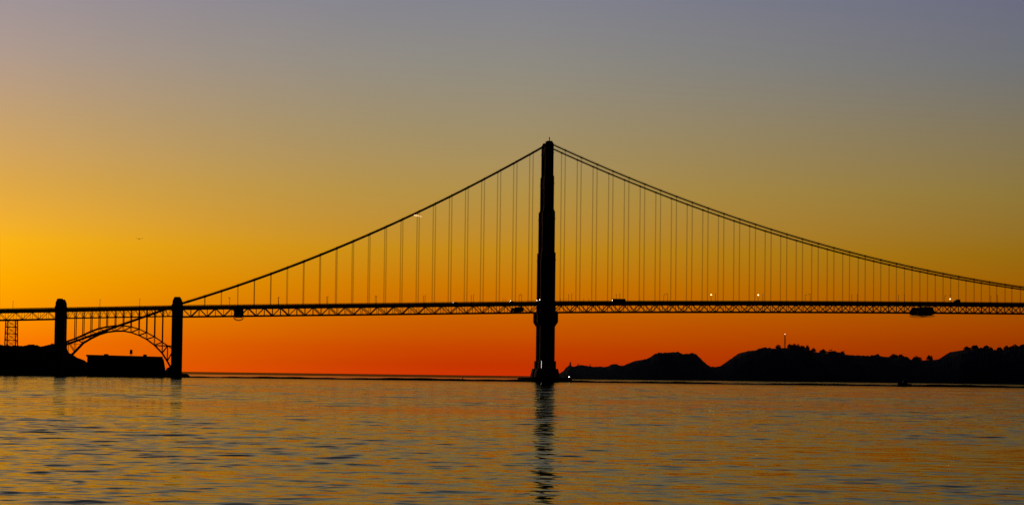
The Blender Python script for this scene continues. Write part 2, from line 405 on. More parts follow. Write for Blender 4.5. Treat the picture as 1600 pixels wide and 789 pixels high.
for z, hs, ht in ((-4, 13.4, 26), (4.6, 12.8, 25)):
    ring = []
    for a in range(24):
        th = 2 * math.pi * a / 24
        ring.append(B(hs * max(-1, min(1, 1.15 * math.cos(th))), ht * max(-1, min(1, 1.12 * math.sin(th))), z))
    pr.append(ring)
mb.rings(pr); mb.build('pier', CONC, bridge)

# road deck
def deck_strip(mb, s0, s1, n):
    for i in range(n):
        a = s0 + (s1 - s0) * i / n; b = s0 + (s1 - s0) * (i + 1) / n
        za, zb = ztop(a) - 1.35, ztop(b) - 1.35
        mb.hexa([B(a, -HW + .6, za - .9), B(b, -HW + .6, zb - .9), B(b, HW - .6, zb - .9), B(a, HW - .6, za - .9),
                 B(a, -HW + .6, za), B(b, -HW + .6, zb), B(b, HW - .6, zb), B(a, HW - .6, za)])
        for g in (-HW + .35, HW - .35):      # edge girder / kerb fascia
            mb.hexa([B(a, g - .25, za - 1.7), B(b, g - .25, zb - 1.7), B(b, g + .25, zb - 1.7), B(a, g + .25, za - 1.7), B(a, g - .25, za + .25), B(b, g - .25, zb + .25), B(b, g + .25, zb + .25), B(a, g + .25, za + .25)])
def road(parent, s0, s1, n):
    mb = MB(); deck_strip(mb, s0, s1, n); mb.build('deck', ASPH, parent)
    for sg in (-1, 1):
        mb = MB(); t = sg * (HW - .35); L_ = s1 - s0
        for z_ in (0, -.22, -.44, -.66, -.88):
            for i in range(n):
                a = s0 + L_ * i / n; b = s0 + L_ * (i + 1) / n
                mb.beam(B(a, t, ztop(a) - .08 + z_), B(b, t, ztop(b) - .08 + z_), .12, .16)
        k = int(L_ / 1.9)
        for i in range(k + 1):
            a = s0 + L_ * i / k; mb.beam(B(a, t, ztop(a) - 1.2), B(a, t, ztop(a) - .02), .3, .2)
        mb.build('railing', STEEL, parent)
def truss(parent, s0, s1, depth=9.3, pan=7.62, w=.7, name='stiffening_truss', k0=0):
    n = round((s1 - s0) / pan); p = (s1 - s0) / n
    for sg in (-1, 1):
        mb = MB(); t = sg * HW
        for i in range(n):
            a = s0 + i * p; b = a + p
            ua, ub = ztop(a) - 3.3, ztop(b) - 3.3; la, lb = ztop(a) - depth - 1.4, ztop(b) - depth - 1.4
            mb.beam(B(a, t, ua), B(b, t, ub), .7, 1.5); mb.beam(B(a, t, la), B(b, t, lb), .7, 1.15)
            if (i + k0) % 2 == 0: mb.beam(B(a, t, ua), B(b, t, lb), w, w * 1.15)
            else: mb.beam(B(a, t, la), B(b, t, ub), w, w * 1.15)
            mb.beam(B(a, t, la), B(a, t, ua), w * .72, w * .72)
            zg = ua - .5 if (i + k0) % 2 == 0 else la + .4   # gusset plate
            mb.prism([B(a - 1.1, t - .3, zg - .6), B(a + 1.1, t - .3, zg - .6), B(a + 1.1, t + .3, zg - .6), B(a - 1.1, t + .3, zg - .6)], [B(a - 1.4, t - .3, zg + .5), B(a + 1.4, t - .3, zg + .5), B(a + 1.4, t + .3, zg + .5), B(a - 1.4, t + .3, zg + .5)])
        mb.build(name, STEEL, parent)
    mb = MB()
    for i in range(n + 1):
        a = s0 + i * p; u = ztop(a) - 3.1; l = ztop(a) - depth - 1.4
        mb.beam(B(a, -HW, u), B(a, HW, u), .45, 1.5)
        mb.beam(B(a, -HW, l), B(a, HW, l), .35, .4)
        if i < n and i % 2 == 0:
            e = a + 2 * p if i + 2 <= n else a + p; l2 = ztop(e) - depth - 1.4
            mb.beam(B(a, -HW, l), B(e, HW, l2), .3, .3); mb.beam(B(a, HW, l), B(e, -HW, l2), .3, .3)
    mb.build('floor_beams', STEEL, parent)
road(bridge, PYL + 2.7, S_END, 74)
truss(bridge, PYL + 2.7, -7.62, k0=0); truss(bridge, 7.62, S_END, k0=1)

# main cables and suspenders
for sg in (-1, 1):
    mb = MB(); pts = []
    st = [PYL - 104 + i * 8 for i in range(13)] + [PYL + i * 7.62 for i in range(45)] + [0.0] + [i * 7.62 for i in range(1, 101)]
    pts = [B(s, sg * HW, zcab(s)) for s in st]
    mb.tube(pts, .66, 8)
    for h in (-1, 1): mb.tube([p + Vector((0, 0, 1.35)) + AX_L * .5 * h for p in pts], .06, 4)
    for k in list(range(-22, 0)) + list(range(1, 51)):
        s = k * 15.24; d = (B(s + 1, 0, zcab(s + 1)) - B(s - 1, 0, zcab(s - 1))).normalized(); p = B(s, sg * HW, zcab(s))
        mb.tube([p - d * .75, p + d * .75], .86, 8)
    mb.build('main_cable', CABLE, bridge)
def susp(mb, k, sg):
    s = k * 15.24
    for d in (-.3, .3):
        mb.tube([B(s + d, sg * HW, ztop(s) - 3.2), B(s + d, sg * HW, zcab(s) - .3)], .115, 5)
rest = MB()
for k in list(range(-21, 0)) + list(range(1, 50)):
    for sg in (-1, 1):
        if k <= 29:
            mb = MB(); susp(mb, k, sg); mb.build('suspender', CABLE, bridge)
        else: susp(rest, k, sg)
o = rest.build('suspender', CABLE, bridge); o['kind'] = 'stuff'

# ================================================================== CONCRETE PYLONS
def pylon(s, z_t, hs, label, zbase=-3):
    th = thing('bridge_pylon', label, 'pylon', B(s, 0, 0), group='concrete pylons at the ends of the arch')
    for sg in (-1, 1):
        mb = MB(); c = sg * 17.2
        def rg(a, b, z): return [B(s + x * a, c + y * b, z) for x, y in ((-1, -.7), (-.7, -1), (.7, -1), (1, -.7), (1, .7), (.7, 1), (-.7, 1), (-1, .7))]
        zt = z_t
        mb.rings([rg(hs * 1.12, 4.9, zbase), rg(hs * 1.1, 4.8, 4), rg(hs, 4.3, 4.2), rg(hs, 4.3, zt - 9.5), rg(hs * 1.08, 4.5, zt - 9.4), rg(hs * 1.08, 4.5, zt - 7.2), rg(hs * .93, 4, zt - 6.6), rg(hs * .9, 3.8, zt - 3.6), rg(hs * .76, 3.3, zt - 2.2), rg(hs * .62, 2.7, zt - .6), rg(hs * .5, 2.1, zt)])
        for x in (-.45, 0, .45): bbox(mb, s + hs * x - .45, s + hs * x + .45, c - 4.6, c + 4.6, 6, zt - 11)
        mb.build('shaft', CONC, th)
    mb = MB(); bbox(mb, s - hs * .8, s + hs * .8, -13.2, 13.2, zbase, ztop(s) - 14); mb.build('cross_wall', CONC, th)
    return th
pylon(PYL - 2.1, 74.2, 4.75, 'right-hand concrete pylon of the arch, at the water edge where the suspended span begins')
pylon(PYL2, 71.0, 4.3, 'left-hand concrete pylon of the arch, rising out of the dark headland')

# ================================================================== ARCH BRIDGE BETWEEN THE PYLONS
arch = thing('arch_bridge', 'steel arch span carrying the roadway over the low fort between two concrete pylons', 'bridge', B(-398, 0, 0))
A0, A1 = PYL2 + 4.4, PYL - 6.9
road(arch, A0, A1, 12)
up = [(103.5, 534.5), (107, 533), (118.6, 529), (131, 523.5), (143.5, 517.5), (156, 513), (168, 510.5), (181, 509), (193.5, 508.8), (205.6, 510.5), (218, 514), (230, 519.5), (242.5, 526), (254.8, 534.5), (263, 540), (272.5, 546)]
lo = [(103.5, 566), (107, 561), (118.6, 549.5), (131, 536), (143.5, 528.5), (156, 522.5), (168, 518.8), (181, 517.2), (193.5, 517), (205.6, 519.3), (218, 523.8), (230, 529.8), (242.5, 539), (254.8, 551.5), (263, 564), (272.5, 581)]
def sz(p):
    s = s_of(p[0]); Y = B(s, 0, 0).y; return s, at(p[0], p[1], Y).z
UP = [sz(p) for p in up]; LO = [sz(p) for p in lo]
for sg in (-1, 1):
    mb = MB(); t = sg * 11.5
    for i in range(15):
        (a, ua), (b, ub) = UP[i], UP[i + 1]; la, lb = LO[i][1], LO[i + 1][1]
        mb.beam(B(a, t, ua), B(b, t, ub), .9, 1.0); mb.beam(B(a, t, la), B(b, t, lb), 1.0, 1.2)
        mb.beam(B(a, t, la), B(a, t, ua), .5, .5)
        if i < 7: mb.beam(B(a, t, ua), B(b, t, lb), .55, .6)
        else: mb.beam(B(a, t, la), B(b, t, ub), .55, .6)
    mb.build('arch_rib', STEEL, arch)
mb = MB()
for i in range(16):
    for q in (UP, LO):
        mb.beam(B(q[i][0], -11.5, q[i][1]), B(q[i][0], 11.5, q[i][1]), .35, .35)
        if i < 15:
            mb.beam(B(q[i][0], -11.5, q[i][1]), B(q[i + 1][0], 11.5, q[i + 1][1]), .22, .22); mb.beam(B(q[i][0], 11.5, q[i][1]), B(q[i + 1][0], -11.5, q[i + 1][1]), .22, .22)
mb.build('lateral_bracing', STEEL, arch)
for i in range(2, 14):
    for sg in (-1, 1):
        mb = MB(); s = UP[i][0]; mb.beam(B(s, sg * 11.5, UP[i][1]), B(s, sg * 11.5, ztop(s) - 3), .78, .78); mb.build('column', STEEL, arch)
for sg in (-1, 1):
    mb = MB(); t = sg * HW
    for i in range(15):
        a, b = UP[i][0], UP[i + 1][0]; m_ = (a + b) / 2
        mb.beam(B(a, t, ztop(a) - 3.3), B(b, t, ztop(b) - 3.3), .6, 1.2); mb.beam(B(a, t, ztop(a) - 10), B(b, t, ztop(b) - 10), .5, .65)
        mb.beam(B(a, t, ztop(a) - 10), B(m_, t, ztop(m_) - 3.3), .38, .38); mb.beam(B(m_, t, ztop(m_) - 3.3), B(b, t, ztop(b) - 10), .38, .38)
    mb.build('spandrel_truss', STEEL, arch)
mb = MB()
s_a, s_b = s_of(242), s_of(272)
for sg in (-1, 1): mb.beam(B(s_a, sg * 11.5, 29.2), B(s_b, sg * 11.5, 29.0), .8, .9)
mb.beam(B(s_b, -11.5, 29), B(s_b, 11.5, 29), .6, .6)
mb.build('tie_strut', STEEL, arch)
mb = MB(); mb.beam(B(s_of(107), -11.5, 29.5), B(s_of(131), -11.5, 29.5), .35, .35)
mb.build('tie_strut', STEEL, arch)

mb = MB(); sa, sb = s_of(258), s_of(270.5)
mb.prism([B(sa, -15, 1.9), B(sb, -15, 1.9), B(sb, 15, 1.9), B(sa, 15, 1.9)], [B(sa + 3.0, -13, 8.5), B(sb, -13, 10.5), B(sb, 13, 10.5), B(sa + 3.0, 13, 8.5)])
mb.build('abutment', CONC, arch)

# ================================================================== APPROACH VIADUCT
via = thing('viaduct', 'steel truss approach viaduct at the left edge standing on a lattice tower', 'viaduct', B(-500, 0, 0))
V0, V1 = PYL2 - 190.5, PYL2 - 4.8
road(via, V0, V1, 16)
truss(via, V0, V1, depth=9.3, pan=7.4, w=.42, name='truss')
def bent(sc, parent):
    mb = MB(); z0 = 20; zt = ztop(sc) - 11
    ws = 4.4
    for a in (-1, 1):
        for t in (-11.5, 11.5):
            mb.beam(B(sc + a * ws * 1.12, t * 1.1, z0), B(sc + a * ws, t, zt), 1.0, 1.0)
    n = 5
    for i in range(n):
        za = z0 + (zt - z0) * i / n; zb = z0 + (zt - z0) * (i + 1) / n
        for t in (-11.8, 11.8):
            mb.beam(B(sc - ws, t, zb), B(sc + ws, t, zb), .5, .5); mb.beam(B(sc - ws, t, za), B(sc + ws, t, zb), .35, .35); mb.beam(B(sc + ws, t, za), B(sc - ws, t, zb), .35, .35)
        for a in (-1, 1):
            mb.beam(B(sc + a * ws, -11.8, zb), B(sc + a * ws, 11.8, zb), .4, .4); mb.beam(B(sc + a * ws, -11.8, za), B(sc + a * ws, 11.8, zb), .3, .3)
    mb.build('lattice_tower', STEEL, parent)
bent(s_of(18.8), via); bent(s_of(18.8) - 74, via)

# ================================================================== FENDER, SHORE, FORT
fen = thing('fender_wall', 'low oval concrete fender ringing the foot of the bridge tower in the water', 'sea wall', B(0, 0, 0))
mb = MB(); n = 48; o_, i_ = [], []
ins = []
for a in range(n):
    th = 2 * math.pi * a / n; cs, sn = math.cos(th), math.sin(th)
    o_.append((25.2 * math.copysign(abs(cs) ** .8, cs), 46 * sn)); ins.append((21.4 * math.copysign(abs(cs) ** .8, cs), 41 * sn))
b = len(mb.v)
for ring, z in ((o_, -4), (o_, 3.9), (ins, 3.9), (ins, -4)):
    mb.v += [tuple(B(x, y, z)) for x, y in ring]
for j in range(4):
    for k in range(n):
        k2 = (k + 1) % n; j2 = (j + 1) % 4; mb.f.append((b + j * n + k, b + j * n + k2, b + j2 * n + k2, b + j2 * n + k))
mb.build('ring_wall', CONC, fen)
mb = MB()
for k in range(0, n):
    x, y = o_[k]; x2, y2 = ins[k]; mx, my = (x + x2) / 2, (y + y2) / 2
    mb.beam(B(mx, my, 3.9), B(mx, my, 4.9), .12, .12)
    x3, y3 = o_[(k + 1) % n]; x4, y4 = ins[(k + 1) % n]; mb.beam(B(mx, my, 4.85), B((x3 + x4) / 2, (y3 + y4) / 2, 4.85), .09, .09)
mb.build('handrail', GREYM, fen)

def shore_rocks(px0, px1, n, hmax, Y, seed):
    rnd = random.Random(seed)
    for i in range(n):
        px = px0 + (px1 - px0) * i / (n - 1); c = at(px, 589, Y + rnd.uniform(-3, 3)); hh = hmax * (1 - .72 * i / (n - 1)) * rnd.uniform(.8, 1.1)
        mb = MB(); mb.blob((c.x, c.y, hh * .2), max(1.0, hh * .85), seed * 50 + i, (1.3, 1.2, .9), .22)
        o = mb.build('boulder', ROCK)
        tag(o, 'dark shore boulder beside the right-hand arch pylon, %s in the line running out from it' % (['first', 'second', 'third', 'fourth', 'fifth'][i]), 'rock', 'boulders at the foot of the pylon')
shore_rocks(288, 297.5, 5, 3.6, 2376, 5)
# seawall and apron under the arch
mb = MB()
pts = [s_of(-150), s_of(60), s_of(135), s_of(268), s_of(289)]
q = [(pts[0], -30), (pts[4] - 4, -30), (pts[4] + 3, -18), (pts[4] + 1, 24), (pts[0], 40)]
mb.prism([B(s, t, -3) for s, t in q], [B(s, t, 2.0) for s, t in q]); bbox(mb, pts[0], pts[4] - 5, -29.5, -28.7, 2.0, 2.9)
tag(mb.build('seawall', CONC), 'low concrete seawall along the waterline under the arch and headland', 'sea wall')

fs0, fs1 = s_of(138.2), s_of(259)
fort = thing('brick_fort', 'long low flat-roofed brick fort standing under the steel arch', 'building', B((fs0 + fs1) / 2, -6, 2))
zl = at(140, 554.2, 2385).z; zr = at(255, 557.3, 2385).z
def fz(s): return zl + (zr - zl) * (s - fs0) / (fs1 - fs0)
mb = MB()
def fh(a, b, t0, t1, z0, dz0=0.0, dz1=0.0, ch=0):
    mb.hexa([B(a, t0, z0), B(b, t0, z0), B(b, t1, z0), B(a, t1, z0), B(a + ch, t0, fz(a) + dz0), B(b - ch, t0, fz(b) + dz1), B(b - ch, t1, fz(b) + dz1), B(a + ch, t1, fz(a) + dz0)])
fh(fs0 + 1, fs1 - 2.6, -22, 11, 1.9, -.9, -.9)
mb.prism([B(fs1 - 2.6, -21, 1.9), B(fs1 + 1.6, -18, 1.9), B(fs1 + 1.6, 8, 1.9), B(fs1 - 2.6, 10, 1.9)], [B(fs1 - 2.6, -21, zr - 1.6), B(fs1 - 1.2, -18, zr - 2), B(fs1 - 1.2, 8, zr - 2), B(fs1 - 2.6, 10, zr - 1.6)])
wall_ = mb.build('wall', BRICK, fort)
mb = MB()
for (a, b, t0, t1) in ((fs0, fs1 - 2, -22.6, -21.4), (fs0, fs1 - 2, 10.4, 11.6), (fs0, fs0 + 1.2, -21.4, 10.4), (fs1 - 3.2, fs1 - 2, -21.4, 10.4)):
    za, zb = fz(a), fz(b); mb.hexa([B(a, t0, za - 1.6), B(b, t0, zb - 1.6), B(b, t1, zb - 1.6), B(a, t1, za - 1.6), B(a, t0, za), B(b, t0, zb), B(b, t1, zb), B(a, t1, za)])
mb.build('parapet', BRICK, fort)
for lvl, z0 in enumerate((4.2, 8.4, 12.6)):
    for i in range(10):
        s = fs0 + 5 + i * (fs1 - fs0 - 12) / 9; mb = MB()
        ring = [(-.7, 0), (.7, 0), (.7, 1.5), (.5, 1.95), (0, 2.2), (-.5, 1.95), (-.7, 1.5)]
        mb.prism([B(s + x, -22.15, z0 + z) for x, z in ring], [B(s + x, -21.9, z0 + z) for x, z in ring]); mb.build('window', GLASS, fort)
# little lighthouse and roof huts on the fort
lh = thing('small_lighthouse', 'tiny lighthouse on thin legs on the fort roof, seen under the arch', 'lighthouse', B(s_of(206.3, -8), -8, fz(s_of(206))))
ls = s_of(206.3, -8); zb = fz(ls) - .9
mb = MB()
for a in (-1, 1):
    for c in (-1, 1): mb.beam(B(ls + a * .9, -8 + c * .9, zb), B(ls + a * .8, -8 + c * .8, zb + 2.6), .22, .22)
mb.beam(B(ls - .9, -8.9, zb + .2), B(ls + .8, -8.8, zb + 2.5), .15); mb.build('stilts', GREYM, lh)
mb = MB(); rr = lambda r, z: [B(ls + r * math.cos(k * math.pi / 4), -8 + r * math.sin(k * math.pi / 4), z) for k in range(8)]
mb.rings([rr(1.3, zb + 2.6), rr(1.3, zb + 4.6), rr(1.5, zb + 4.7), rr(1.5, zb + 4.9)]); mb.build('tower_room', WHITEP, lh)
mb = MB(); mb.rings([rr(1.2, zb + 4.9), rr(1.2, zb + 6.0)]); mb.build('lantern', GLASS, lh)
mb = MB(); mb.rings([rr(1.3, zb + 6.0), rr(1.0, zb + 6.5), rr(.2, zb + 6.8)]); mb.build('roof', REDP, lh)
for px, w, h, d, lab in ((228, 3.4, 1.7, 'right of the little lighthouse'.split(), 'low rooftop hut on the fort to the right of the small lighthouse'), (167.5, 4.2, 1.0, 0, 'low rooftop hut on the fort to the left of the small lighthouse')):
    s = s_of(px, -6); z = fz(s) - .95
    hut = thing('rooftop_hut', lab, 'hut', B(s, -6, z), group='huts on the fort roof')
    mb = MB(); bbox(mb, s - w / 2, s + w / 2, -7.6, -4.4, z, z + h * .75 + .9); mb.build('wall', BRICK, hut)
    mb = MB(); z2 = z + h * .75 + .9; mb.prism([B(s - w / 2 - .3, -8, z2), B(s + w / 2 + .3, -8, z2), B(s + w / 2 + .3, -4, z2), B(s - w / 2 - .3, -4, z2)], [B(s - w / 4, -7, z2 + .5), B(s + w / 4, -7, z2 + .5), B(s + w / 4, -5, z2 + .5), B(s - w / 4, -5, z2 + .5)]); mb.build('roof', CONC, hut)

# ================================================================== STREET LAMPS ON THE DECK
def lamp_parts(root, lit, hgt=7.6):
    mb = MB(); mb.tube([(0, 0, 0), (0, 0, .5), (0, 0, .55), (0, 0, hgt)], [.32, .32, .2, .14], 8); pole = mb.build('pole', STEEL, root)
    mb = MB(); mb.tube([(0, 0, hgt - .8), (.25, 0, hgt - .1), (.8, 0, hgt + .25), (1.5, 0, hgt + .25)], .1, 6); mb.build('arm', STEEL, root)
    mb = MB(); mb.rings([[(1.7 + r * math.cos(a * math.pi / 4), r * .6 * math.sin(a * math.pi / 4), z) for a in range(8)] for r, z in ((.3, hgt - .1), (.5, hgt + .05), (.5, hgt + .3), (.25, hgt + .5))])
    hd = mb.build('lamp_head', GREYM, root)
    mb = MB(); mb.blob((1.7, 0, hgt - .16), .5 if lit else .36, 3, (1, 1, .8 if lit else .45), .02); mb.build('lens', LAMPON if lit else LENSOFF, hd)
def make_lamp(lit):
    o = thing('street_lamp', 'x', 'street lamp'); o['local'] = 1; lamp_parts(o, lit); del o['local']; return o
ORD = ['first', 'second', 'third', 'fourth', 'fifth', 'sixth', 'seventh', 'eighth', 'ninth', 'tenth', 'eleventh', 'twelfth', 'thirteenth']
P_off = make_lamp(False); P_on = make_lamp(True); used_off = used_on = False
stations = [(-24.2 + 45.5 * k, k) for k in range(-6, 0 + 1)] + [(23.2 + 45.8 * (k - 1), k) for k in range(1, 14)]
for s, k in stations:
    if s < PYL + 8 or s > S_END: continue
    side = 'right' if s > 0 else 'left'; ordn = ORD[(k - 1) if s > 0 else (-k)]
    if s > 520: continue
    for sg in (-1, 1):
        lit = (sg == 1 and k in (4, 5))
        if lit: o = P_on if not used_on else copy_tree(P_on); used_on = True
        else: o = P_off if not used_off else copy_tree(P_off); used_off = True
        o.location = B(s, sg * (HW - 3.0), ztop(s) - 1.35); o.rotation_euler = (0, 0, TH + (math.pi / 2 if sg < 0 else -math.pi / 2) + (.35 if k % 3 == 0 else -.2))
        row = 'near' if sg < 0 else 'far'
        o['label'] = ('glowing street lamp on the far edge of the deck, %s right of the tower' % ordn) if lit else ('unlit street lamp on the %s edge of the deck, %s %s of the tower' % (row, ordn, side))
        o['group'] = 'street lamps along the bridge deck'
for px, y0, lab in ((156.2, 0, 'unlit street lamp above the left half of the arch span'), (218.3, 0, 'unlit street lamp above the right half of the arch span'), (20.3, 0, 'unlit street lamp on the approach viaduct above the lattice tower')):
    s = s_of(px, -10); o = copy_tree(P_off); o.location = B(s, -10.6, ztop(s) - 1.35); o.rotation_euler = (0, 0, TH + math.pi / 2); o['label'] = lab; o['group'] = 'street lamps along the bridge deck'
# short posts with little sign plates crowding round the tower
sp0 = None
shorts = [(786, 3.9), (790, 3.9), (824.5, 3.0), (828.0, 2.6), (833.0, 2.9), (876, 3.4), (880, 3.0), (884.5, 3.6), (912, 3.2), (920, 3.8), (1000, 2.6)]
for i, (px, h) in enumerate(sorted(shorts)):
    t = 0 if i % 2 else -9; s = s_of(px, t)
    o = thing('sign_post', '', 'sign post'); o['local'] = 1
    mb = MB(); mb.tube([(0, 0, 0), (0, 0, h)], .13, 6); mb.build('post', GREYM, o)
    mb = MB(); mb.box((0, 0, h - .3), (.75, .08, .7)); mb.build('sign_plate', GREYM, o); del o['local']
    o.location = B(s, t, ztop(s) - 1.35); o.rotation_euler = (0, 0, TH + .9)
    left = [p for p in sorted(shorts) if p[0] < 853]; 
    if px < 853: o['label'] = 'short sign post on the roadway, %s one to the left of the bridge tower' % ORD[len(left) - 1 - i]
    else: o['label'] = 'short sign post on the roadway, %s one to the right of the bridge tower' % ORD[i - len(left)]
    o['group'] = 'short sign posts near the tower'

# ================================================================== VEHICLES ON THE DECK
def wheels(root, xs, wy, r):
    for x in xs:
        for y in (-wy, wy):
            mb = MB(); mb.tube([(x, y - .13, r), (x, y + .13, r)], r, 14); w = mb.build('wheel', RUBBER, root)
            mb = MB(); mb.tube([(x, y - .15, r), (x, y + .15, r)], r * .55, 10); mb.build('rim', GREYM, w)
def vehicle(kind, px, t, label, L_=12, hh=3.2, lit=True):
    s = s_of(px, t); name = {'bus': 'bus', 'car': 'car', 'van': 'box_truck'}[kind]
    o = thing(name, label, {'bus': 'bus', 'car': 'car', 'van': 'truck'}[kind]); o['local'] = 1
    if kind == 'bus':
        mb = MB(); prof = [(-L_ / 2, .4), (L_ / 2, .4), (L_ / 2, hh - .25), (L_ / 2 - .4, hh), (-L_ / 2 + .35, hh), (-L_ / 2 + .02, hh - .5)]
        mb.prism([(x, -1.25, z) for x, z in prof], [(x, 1.25, z) for x, z in prof]); mb.build('body', WHITEP, o)
        for i in range(7):
            for y in (-1.27, 1.27):
                mb = MB(); mb.box((-L_ / 2 + 1.6 + i * (L_ - 2.8) / 6.6, y, hh * .64), ((L_ - 3) / 7.6, .04, .95)); mb.build('window', GLASS, o)
        mb = MB(); mb.box((-L_ / 2 - .01, 0, hh * .6), (.06, 2.2, 1.2)); mb.build('windscreen', GLASS, o)
        wheels(o, (-L_ / 2 + 2.4, L_ / 2 - 2.8), 1.15, .5); hx, hz = -L_ / 2 - .05, 1.75
    elif kind == 'car':
        mb = MB(); prof = [(-2.2, .35), (2.2, .35), (2.25, .85), (1.9, .98), (-1.0, .98), (-2.15, .8)]
        mb.prism([(x, -.87, z) for x, z in prof], [(x, .87, z) for x, z in prof]); mb.build('body', DARKP, o)
        mb = MB(); mb.prism([(x, y, .98) for x, y in ((-1.15, -.8), (1.75, -.8), (1.75, .8), (-1.15, .8))], [(x, y, 1.52) for x, y in ((-.4, -.66), (1.2, -.66), (1.2, .66), (-.4, .66))]); cb = mb.build('cabin', GLASS, o)
        mb = MB(); mb.box((.4, 0, 1.55), (1.6, 1.3, .06)); mb.build('roof', DARKP, cb)
        wheels(o, (-1.35, 1.4), .8, .33); hx, hz = -2.2, .75
    else:
        mb = MB(); mb.box((.9, 0, 2.25), (L_ - 2.6, 2.4, 2.9)); mb.build('cargo_box', WHITEP, o)
        mb = MB(); prof = [(-L_ / 2, .5), (-L_ / 2 + 2.05, .5), (-L_ / 2 + 2.05, 2.6), (-L_ / 2 + .7, 2.6), (-L_ / 2 + .1, 1.5)]
        mb.prism([(x, -1.1, z) for x, z in prof], [(x, 1.1, z) for x, z in prof]); mb.build('cab', DARKP, o)
        wheels(o, (-L_ / 2 + 1, L_ / 2 - 1.5), 1.0, .45); hx, hz = -L_ / 2 - .03, .9
    for y in (-.75, .75):
        mb = MB(); mb.tube([(hx + .05, y, hz), (hx - .06, y, hz)], .24, 10); mb.build('headlight', HEADL if lit else LENSOFF, o)
    del o['local']
    o.location = B(s, t, ztop(s) - 1.343); o.rotation_euler = (0, -.0, TH)
    return o
vehicle('bus', 967, -8.2, 'pale coach with a lit headlight crossing the bridge just right of the tower', 12.4, 3.2)
vehicle('car', 711.5, -8.4, 'dark car with headlights on, on the left span, farther from the bridge tower')
vehicle('car', 799.8, -8.4, 'dark car with headlights on, just left of the bridge tower')
vehicle('van', 1495.5, -8.2, 'box truck on the bridge deck near the right edge of the picture', 6.6, 3.4, False)
def small_light(name, label, cat, P, r, m, post=1.0):
    o = thing(name, label, cat, P); o['local'] = 1
    mb = MB(); mb.tube([(0, 0, -post), (0, 0, 0)], .12, 6); mb.box((0, 0, -post), (.6, .6, .12)); mb.build('post', GREYM, o)
    mb = MB(); mb.blob((0, 0, r * .8), r, 1, (1, 1, 1.15), .02); mb.build('lamp', m, o); del o['local']; return o
s = s_of(1484.7, -11); small_light('warning_light', 'small amber light glowing above the railing left of the box truck', 'warning light', B(s, -11, ztop(s) + 2.2), .38, LAMPDIM, 3.55)
s = s_of(797.6, -12.4); small_light('deck_light', 'white light on a short post at the railing, left of the bridge tower', 'light', B(s, -12.4, ztop(s) + .25), .26, WHITEL, 1.6)
s = s_of(838.8, -12.4); small_light('deck_light', 'white light at the railing touching the left side of the bridge tower', 'light', B(s, -12.4, ztop(s) + .3), .28, WHITEL, 1.65)
small_light('deck_light', 'white light on the railing in front of the bridge tower', 'light', B(-7.4, -13.2, ztop(-7) + .9), .34, WHITEL, 2.25)
small_light('navigation_light', 'bright white light on the fender wall, right of the tower foot', 'light', B(19.6, -25.5, 4.7), .42, WHITEL, 1.2)
# added glowing strip that imitates a bright glint on the tower foot
P_ = B(-6.2, -HW - 8.9, 12.8)
o = thing('glint_strip', 'tall thin glowing strip imitating a glint on the left corner of the tower foot', 'light', P_); o['local'] = 1
mb = MB(); mb.box((0, .12, 3.4), (.42, .16, 7.4)); mb.beam((0, .1, -.4), (0, .1, -8.2), .14); mb.build('housing', GREYM, o)  # backing and stem made up to carry the glint strip
mb = MB(); mb.box((0, 0, 3.4), (.2, .1, 6.8)); mb.build('lamp', mat('glint_glow', (1, 1, 1), .5, emit=((1, .97, .9), 1.6)), o); del o['local']  # emission stands in for the glint, there is no lamp on this corner

# ================================================================== MAINTENANCE PLATFORMS UNDER THE DECK
def platform(px0, px1, label, drop, rad, low=0):
    s0, s1 = s_of(px0, -HW), s_of(px1, -HW); sm = (s0 + s1) / 2; zt = ztop(sm) - 3.0 - low; zb = ztop(sm) - 10.9 - drop
    o = thing('maintenance_platform', label, 'platform', B(sm, 0, zb), group='travelling maintenance platforms under the deck')
    mb = MB(); cu = 1.6 if drop > .5 else .6
    for t0 in (-HW - 1.9, HW + .8):
        mb = MB(); bf = .3 if px1 - px0 > 25 else .12; ring = [(s0 + (s1 - s0) * bf * .5, zt), (s1 - (s1 - s0) * bf * .5, zt), (s1, zb + cu * 2.4), (s1, zb + cu), (s1 - (s1 - s0) * bf, zb), (s0 + (s1 - s0) * bf, zb), (s0, zb + cu), (s0, zb + cu * 2.4)]
        mb.prism([B(a, t0, z) for a, z in ring], [B(a, t0 + 1.1, z) for a, z in ring])
        mb.build('side_panel', DARKP, o)
    mb = MB(); bbox(mb, s0 + 1, s1 - 1, -HW - .7, HW + .7, zb + .1, zb + .5); mb.build('floor', DARKP, o)
    for t in (-HW - 1.4, HW + 1.4):
        mb = MB(); pts = [B(sm + (s1 - s0) * .5 * math.sin(a), t, zb + .4 + rad * (1 - math.cos(a)) * 0 - rad * math.cos(a)) for a in np.linspace(-1.55, 1.55, 17)]
        mb.tube(pts, .28, 6); mb.build('hoop', STEEL, o)
platform(365.5, 381.0, 'dark boxy maintenance platform with a hoop, hung under the left span', 1.0, 3.0)
platform(1433.5, 1460, 'wide boat-shaped maintenance platform hung under the deck near the right edge', 2.7, 1.6, 2.2)
platform(803, 817.5, 'maintenance platform tucked inside the deck truss just left of the tower', -1.0, .1, 2.6)

